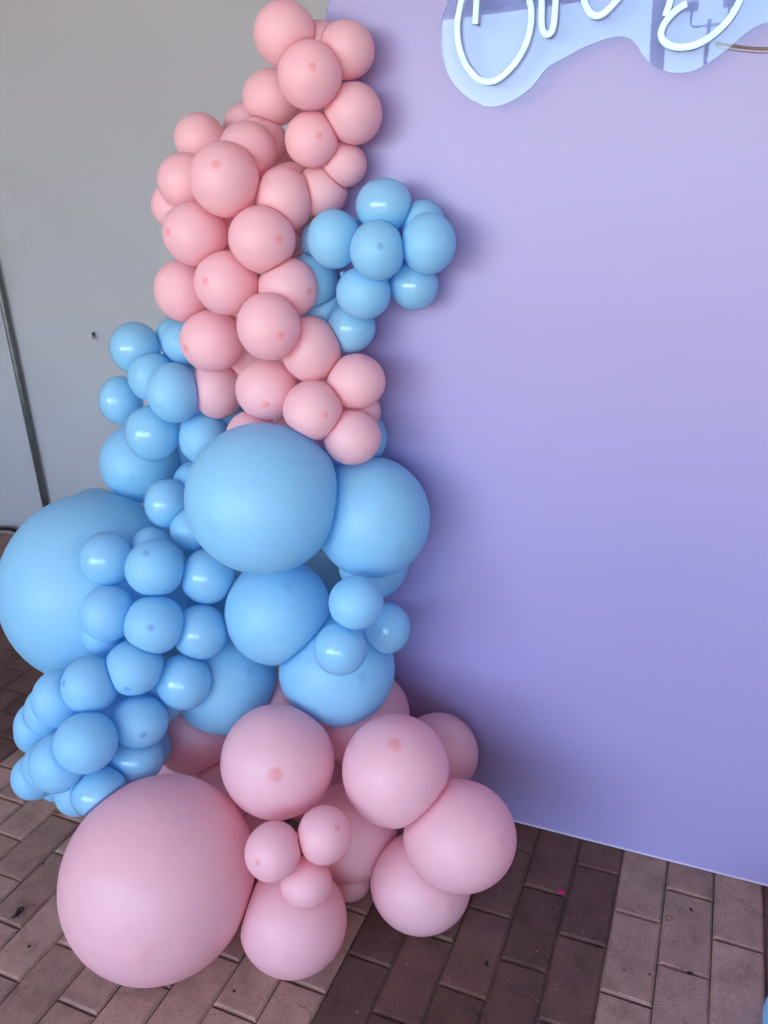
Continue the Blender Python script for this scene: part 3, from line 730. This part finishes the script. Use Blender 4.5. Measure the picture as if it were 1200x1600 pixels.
m_ne, nt, b = new_mat('neon_silicone')
nn = noise(nt, 60.0, 2.0, 0.5)
rr = ramp(nt, nn.outputs['Fac'], [(0.35, (0.42, 0.76, 0.84)), (0.65, (0.52, 0.85, 0.88))])
nt.links.new(rr.outputs[0], b.inputs['Emission Color'])
b.inputs['Base Color'].default_value = (0.20, 0.32, 0.34, 1)
b.inputs['Roughness'].default_value = 0.35
b.inputs['Emission Strength'].default_value = 0.14
M_neon = m_ne
m_si, nt, b = new_mat('neon_side_wall')
b.inputs['Base Color'].default_value = (0.62, 0.64, 0.66, 1)
b.inputs['Roughness'].default_value = 0.4
M_neonside = m_si
def stroke(pts):
    c = smooth_path([(x, 0, z) for x, z in pts], 7)
    # flex tube: flat back on the acrylic, rounded glowing front
    prof = [(a * 0.86, h * 0.9) for a, h in [(-0.0052, 0.0), (-0.0054, 0.0085), (-0.0042, 0.0118), (-0.0018, 0.0135), (0.0018, 0.0135), (0.0042, 0.0118), (0.0054, 0.0085), (0.0052, 0.0)]]
    V, F = [], []
    m = len(prof)
    for i, p in enumerate(c):
        t = (c[min(i + 1, len(c) - 1)] - c[max(i - 1, 0)]).normalized()
        nrm = Vector((-t.z, 0, t.x))
        for (a, h) in prof:
            q = p + nrm * a
            V.append((q.x, SY - T - 0.0008 - h, q.z))
    L = len(c)
    FS, FG = [], []
    for i in range(L - 1):
        for k in range(m):
            k2 = (k + 1) % m
            q = (i * m + k, i * m + k2, (i + 1) * m + k2, (i + 1) * m + k)
            (FG if 1 <= k <= 5 else FS).append(q)
    FS += [tuple(range(m))[::-1], tuple((L - 1) * m + k for k in range(m))]
    o = mesh('neon_tube', V, FG + FS, M_neon, ns)
    o.data.materials.append(M_neonside)
    for i, p in enumerate(o.data.polygons):
        p.material_index = 0 if i < len(FG) else 1
        p.use_smooth = i < len(FG)
    return o
stroke([(-0.3519, 1.7259), (-0.3508, 1.7446), (-0.3495, 1.7631), (-0.345, 1.81), (-0.325, 1.865), (-0.295, 1.888), (-0.270, 1.86),
        (-0.2605, 1.80), (-0.2600, 1.7527), (-0.2570, 1.7386), (-0.2567, 1.7156), (-0.2639, 1.6884), (-0.2819, 1.6617), (-0.3072, 1.6420), (-0.3287, 1.6375), (-0.3494, 1.6454),
        (-0.3702, 1.6699), (-0.3816, 1.7002), (-0.3837, 1.7292), (-0.379, 1.7523), (-0.3722, 1.7756), (-0.3600, 1.815), (-0.345, 1.85)])
stroke([(-0.2420, 1.87), (-0.2410, 1.80), (-0.24, 1.7502), (-0.2394, 1.732), (-0.2388, 1.7155), (-0.2363, 1.7042), (-0.2297, 1.698), (-0.2224, 1.7009),
        (-0.2187, 1.7133), (-0.2174, 1.7341), (-0.2160, 1.7545), (-0.208, 1.795), (-0.192, 1.806), (-0.181, 1.79), (-0.1770, 1.762),
        (-0.1724, 1.7423), (-0.1667, 1.7293), (-0.1591, 1.7195), (-0.1487, 1.7157), (-0.1368, 1.7198), (-0.1236, 1.7307), (-0.1150, 1.7398), (-0.100, 1.76)])
stroke([(-0.0458, 1.7035), (-0.0421, 1.7152), (-0.0393, 1.7269), (-0.032, 1.78), (-0.022, 1.84), (-0.010, 1.89)])
stroke([(-0.015, 1.7172), (-0.0294, 1.7103), (-0.0434, 1.6971), (-0.0499, 1.6829), (-0.046, 1.671), (-0.0347, 1.6629), (-0.0171, 1.6585),
        (0.0053, 1.6606), (0.0275, 1.6714), (0.0451, 1.6867), (0.0559, 1.7033), (0.0615, 1.7202), (0.062, 1.75), (0.045, 1.783), (0.015, 1.797),
        (0.040, 1.82), (0.050, 1.855), (0.030, 1.888), (-0.010, 1.90), (-0.05, 1.88)])
stroke([(0.19, 1.78), (0.165, 1.80), (0.135, 1.79), (0.12, 1.76), (0.135, 1.735), (0.165, 1.735), (0.185, 1.76), (0.19, 1.79), (0.192, 1.75), (0.215, 1.735), (0.24, 1.755)])
stroke([(0.262, 1.89), (0.262, 1.80), (0.265, 1.74), (0.295, 1.733), (0.320, 1.755), (0.315, 1.787), (0.290, 1.797), (0.268, 1.78)])
stroke([(0.365, 1.797), (0.37, 1.755), (0.392, 1.738), (0.415, 1.755), (0.430, 1.797), (0.430, 1.72), (0.410, 1.665), (0.385, 1.65), (0.375, 1.67)])
for x, z in ((-0.375, 1.87), (0.53, 1.70), (0.48, 1.87)):
    mesh('standoff', *tube_vf([(x, BY - 0.0005, z), (x, SY - T - 0.004, z)], 0.008, 14), M_steel, ns, True)
# flat brown lead coming out from behind the acrylic
M_lead = mat_simple('brown_lead', (0.20, 0.115, 0.10), 0.45, 0, 80.0, 0.15)
M_lead2 = mat_simple('clear_lead', (0.42, 0.36, 0.42), 0.35, 0, 80.0, 0.1)
lead = [(0.030, 1.676), (0.055, 1.6695), (0.080, 1.6640), (0.105, 1.6605), (0.16, 1.655), (0.30, 1.63), (0.5, 1.60), (0.8, 1.59), (1.2, 1.6)]
for dz, mm in ((0.0018, M_lead), (-0.0020, M_lead2)):
    o = mesh('lead', *tube_vf(smooth_path([(x, BY - 0.003, z + dz - 0.012) for x, z in lead], 5), 0.0021, 8), mm, ns, True)

# ------------------------------------------------------------ balloons
CATS = {'p': 'balloon', 'b': 'balloon'}
GROUPS = {'P': 'pink balloons of the upper column', 'B': 'blue balloons of the upper right cluster', 'L': 'blue balloons of the left cluster',
          'G': 'big blue balloons of the middle', 'S': 'small blue balloons in the trio', 'K': 'small blue balloons of the hanging tail',
          'F': 'pink balloons at the foot of the garland'}
TH = [0.0, 0.035, 0.06, 0.09, 0.12, 0.15, 0.19, 0.25] + [0.25 + (math.pi - 0.42 - 0.25) * k / 32 for k in range(1, 33)]
SEG = 56
CEN = np.array([t[1:4] for t in BALLOONS])
RAD = np.array([t[4] * 1.012 for t in BALLOONS])

def press(V, c, R):
    """flatten the skin where it presses on a neighbour, the floor or the board"""
    X = np.array([tuple(v) for v in V]) + c
    w = 0.075 * R
    planes = [(np.array((0., 0., -1.)), np.array((0., 0., 0.0005)), 0.04 * R)]
    if c[0] > -0.66:
        planes.append((np.array((0., 1., 0.)), np.array((0., 0.179, 0.)), 0.03 * R))
    dv = CEN - c
    D = np.linalg.norm(dv, axis=1)
    for j in np.where((D > 1e-4) & (D < (R + RAD) * 1.0))[0]:
        if D[j] < 0.55 * max(R, RAD[j]):
            continue
        a = (D[j] ** 2 + R ** 2 - RAD[j] ** 2) / (2 * D[j])
        if a < 0.25 * R:
            continue
        n_ = dv[j] / D[j]
        planes.append((n_, c + n_ * a, min(w, 0.075 * RAD[j])))
    for n_, q, w_ in planes:
        d = (q - X) @ n_
        nd = (d + np.sqrt(d * d + w_ * w_)) / 2
        X += ((d - nd))[:, None] * n_
    return X - c


def balloon(color, x, y, z, R, sx, sz, ax, ay, az, dot, gloss, label, grp):
    R *= 1.012
    axis = Vector((ax, ay, az)).normalized()
    side = Vector((0, 0, 1)) if abs(axis.z) < 0.9 else Vector((1, 0, 0))
    e1 = (side - side.dot(axis) * axis).normalized()
    e2 = axis.cross(e1)
    rg_ = random.Random(int(1e4 * (abs(x) + 3 * abs(z))))
    ph1, ph2 = rg_.uniform(0, 6.28), rg_.uniform(0, 6.28)
    pear = rg_.uniform(0.03, 0.08)
    egg = rg_.uniform(0.985, 1.02)
    A, tip = [], []
    for t in TH:
        # a blown balloon: nearly round, slightly drawn out towards the neck
        k = 1.0 + pear * max(0.0, -math.cos(t)) ** 2
        rr = math.sin(t) * (1.0 - 0.018 * math.sin(t) * (1 - math.cos(t)) * 0.5)
        hz = math.cos(t) * k * egg
        if t < 0.14:
            hz += 0.018 * (1 - (t / 0.14) ** 2) ** 2
        tip.append(t)
        A.append((rr, hz))
    # neck
    tn = TH[-1]
    A += [(0.33, -1.005 - pear * 0.6), (0.24, -1.060 - pear * 0.3), (0.16, -1.11), (0.105, -1.16), (0.085, -1.20)]
    tip += [3.0] * 5
    V, TA = [], []
    # tip pole
    for i, (rr, hz) in enumerate(A):
        if i == 0:
            p = axis * (hz * R)
            V.append(p); TA.append(0.0)
            continue
        for k in range(SEG):
            a = 2 * math.pi * k / SEG
            w = 1.0 + 0.006 * math.sin(2 * a + ph1) * rr
            p = (axis * hz + (e1 * math.cos(a) + e2 * math.sin(a)) * rr * w) * R
            V.append(p); TA.append(tip[i])
    for i, p in enumerate(V):
        V[i] = (p.x * sx, p.y * (1 + 0.3 * ((sx + sz) / 2 - 1)), p.z * sz)
    V = press(V, np.array((x, y, z)), R)
    F = [(0, 1 + k, 1 + (k + 1) % SEG) for k in range(SEG)]
    for i in range(len(A) - 2):
        for k in range(SEG):
            k2 = (k + 1) % SEG
            F.append((1 + i * SEG + k, 1 + (i + 1) * SEG + k, 1 + (i + 1) * SEG + k2, 1 + i * SEG + k2))
    o = mesh('balloon', V, F, MB[color, gloss, dot], None, True, (x, y, z))
    at = o.data.attributes.new('tip', 'FLOAT', 'POINT')
    at.data.foreach_set('value', TA)
    tag(o, label, 'balloon', GROUPS.get(grp))
    # knot: twisted neck end with the rolled lip
    base = axis * (-1.20 * R)
    kr = 0.0042 + 0.004 * R
    b0 = Vector((base.x * sx, base.y, base.z * sz))
    kn = tube_vf([b0 + axis * 0.004, b0 - axis * 0.004, b0 - axis * 0.009, b0 - axis * 0.012, b0 - axis * 0.018, b0 - axis * 0.020],
                 [kr, kr * 1.5, kr * 1.3, kr * 0.7, kr * 1.6, kr * 1.7], 8)
    mesh('knot', *kn, MB[color, 0, 0], o, True)
    return o

for t in BALLOONS:
    balloon(*t)

# ------------------------------------------------------------ litter on the pavers
def on_floor(px, py, z=0.0):
    d = r_ * ((px - 600) / FPX) + d_ * ((py - 800) / FPX) + f_
    s = (z - CAM_C.z) / d.z
    return CAM_C + d * s

M_magenta = mat_simple('magenta_paper', (0.55, 0.006, 0.16), 0.6, 0, 60.0, 0.1)
p = on_floor(877, 1395)
o = mesh('confetti', [(-.008, -.004, .0012), (.007, -.006, .0015), (.006, .004, .004), (-.002, .003, .002), (-.007, .008, .0035)],
         [(0, 1, 2, 3), (0, 3, 4)], M_magenta, None, False, (p.x, p.y, 0.001))
so = o.modifiers.new('thick', 'SOLIDIFY'); so.thickness = 0.0006
tag(o, 'tiny magenta scrap of paper lying on the dark pavers', 'confetti')

M_debris = mat_simple('dark_debris', (0.022, 0.014, 0.016), 0.8, 0, 200.0, 0.3)
def crumb(px, py, size, seed, label, stretch=1.6):
    rg_ = random.Random(seed)
    c = on_floor(px, py)
    V, F = [], []
    rings = [(-0.2, 0.75), (0.15, 1.0), (0.5, 0.55)]
    for zz, rr in rings:
        for k in range(7):
            a = 2 * math.pi * k / 7
            q = rr * rg_.uniform(0.7, 1.15)
            V.append((math.cos(a) * q * size * stretch, math.sin(a) * q * size, zz * size * 0.7 + 0.001))
    for i in range(2):
        F += [(i * 7 + k, i * 7 + (k + 1) % 7, (i + 1) * 7 + (k + 1) % 7, (i + 1) * 7 + k) for k in range(7)]
    F.append(tuple(14 + k for k in range(7)))
    F.append(tuple(range(6, -1, -1)))
    o = mesh('debris', V, F, M_debris, None, False, (c.x, c.y, 0.0012))
    o.rotation_euler.z = rg_.uniform(0, 3.1)
    tag(o, label, 'debris', 'specks of dirt on the pavers')
for a in [(760, 1507, .0042, 1, 'largest dark crumb of dirt, on the dark pavers right of the resting pink balloon', 2.2),
          (1078, 1522, .0042, 2, 'black curled crumb on the light pavers below the backdrop', 1.8),
          (46, 1480, .0038, 3, 'round black speck on the light pavers at the lower left', 1.1),
          (1015, 1524, .0028, 4, 'small black speck left of the black curled crumb on the light pavers', 1.2),
          (975, 1517, .0024, 5, 'tiny speck nearest the dark pavers on the right light strip', 1.1),
          (975, 1487, .002, 6, 'tiniest speck high on the right light strip of pavers', 1.0),
          (366, 1550, .003, 7, 'dark speck on the light pavers between the two resting pink balloons', 1.4),
          (68, 1351, .003, 8, 'dark speck on light pavers left of the giant pink balloon', 1.3),
          (864, 1419, .003, 9, 'small curl of dirt just below the magenta scrap', 1.6),
          (1079, 1422, .0034, 10, 'black crumb right of the rusty ring on the light pavers', 2.0)]:
    crumb(*a)
# comma-shaped black bit
c = on_floor(26, 1430)
o = mesh('debris', *tube_vf(smooth_path([(.006, .014, .003), (-.001, .011, .004), (.001, .003, .004), (.003, -.004, .003), (-.003, -.013, .002)], 4),
                            [.0045] * 3 + [.0052] * 3 + [.0048] * 3 + [.004] * 3 + [.003] * 3 + [.0018] * 2, 8), M_debris, None, True, (c.x, c.y, 0.002))
tag(o, 'black comma shaped scrap on the light pavers at the left edge', 'debris', 'specks of dirt on the pavers')
# rust ring stain: a thin bottle-cap mark
M_rust = mat_simple('rust', (0.26, 0.105, 0.06), 0.9, 0, 300.0, 0.35)
c = on_floor(1045, 1435)
V, F = [], []
for k in range(28):
    a = 2 * math.pi * k / 28
    for rr, zz in ((.0052, .0012), (.0068, .0020), (.0082, .0012)):
        V.append((math.cos(a) * rr, math.sin(a) * rr, zz))
for k in range(28):
    k2 = (k + 1) % 28
    F += [(k * 3, k * 3 + 1, k2 * 3 + 1, k2 * 3), (k * 3 + 1, k * 3 + 2, k2 * 3 + 2, k2 * 3 + 1)]
o = mesh('rusty_ring', V, F, M_rust, None, True, (c.x, c.y, 0.0002))
tag(o, 'small rusty ring stuck on a light paver below the backdrop', 'ring')
# hair on the pavers at the bottom
c = on_floor(478, 1582)
o = mesh('hair', *tube_vf(smooth_path([(-.022, .010, .002), (-.012, .004, .003), (.0, .006, .002), (.012, -.002, .003), (.018, -.018, .002)], 5), 0.0005, 5),
         M_debris, None, False, (c.x, c.y, 0.0015))
tag(o, 'thin dark hair lying on the light pavers at the bottom', 'hair')
# dried leaf under the blue tail
M_leaf = mat_simple('dry_leaf', (0.26, 0.12, 0.05), 0.8, 0, 90.0, 0.3)
c = on_floor(92, 1270)
o = mesh('dry_leaf', [(-.022, 0, .003), (-.008, .008, .006), (.010, .007, .003), (.024, -.002, .008), (.008, -.008, .005), (-.008, -.008, .002), (0, 0, .0015)],
         [(0, 6, 1), (1, 6, 2), (2, 6, 3), (3, 6, 4), (4, 6, 5), (5, 6, 0)], M_leaf, None, False, (c.x, c.y, 0.0))
so = o.modifiers.new('thick', 'SOLIDIFY'); so.thickness = 0.0006
tag(o, 'dry brown leaf on the pavers under the blue tail', 'leaf')
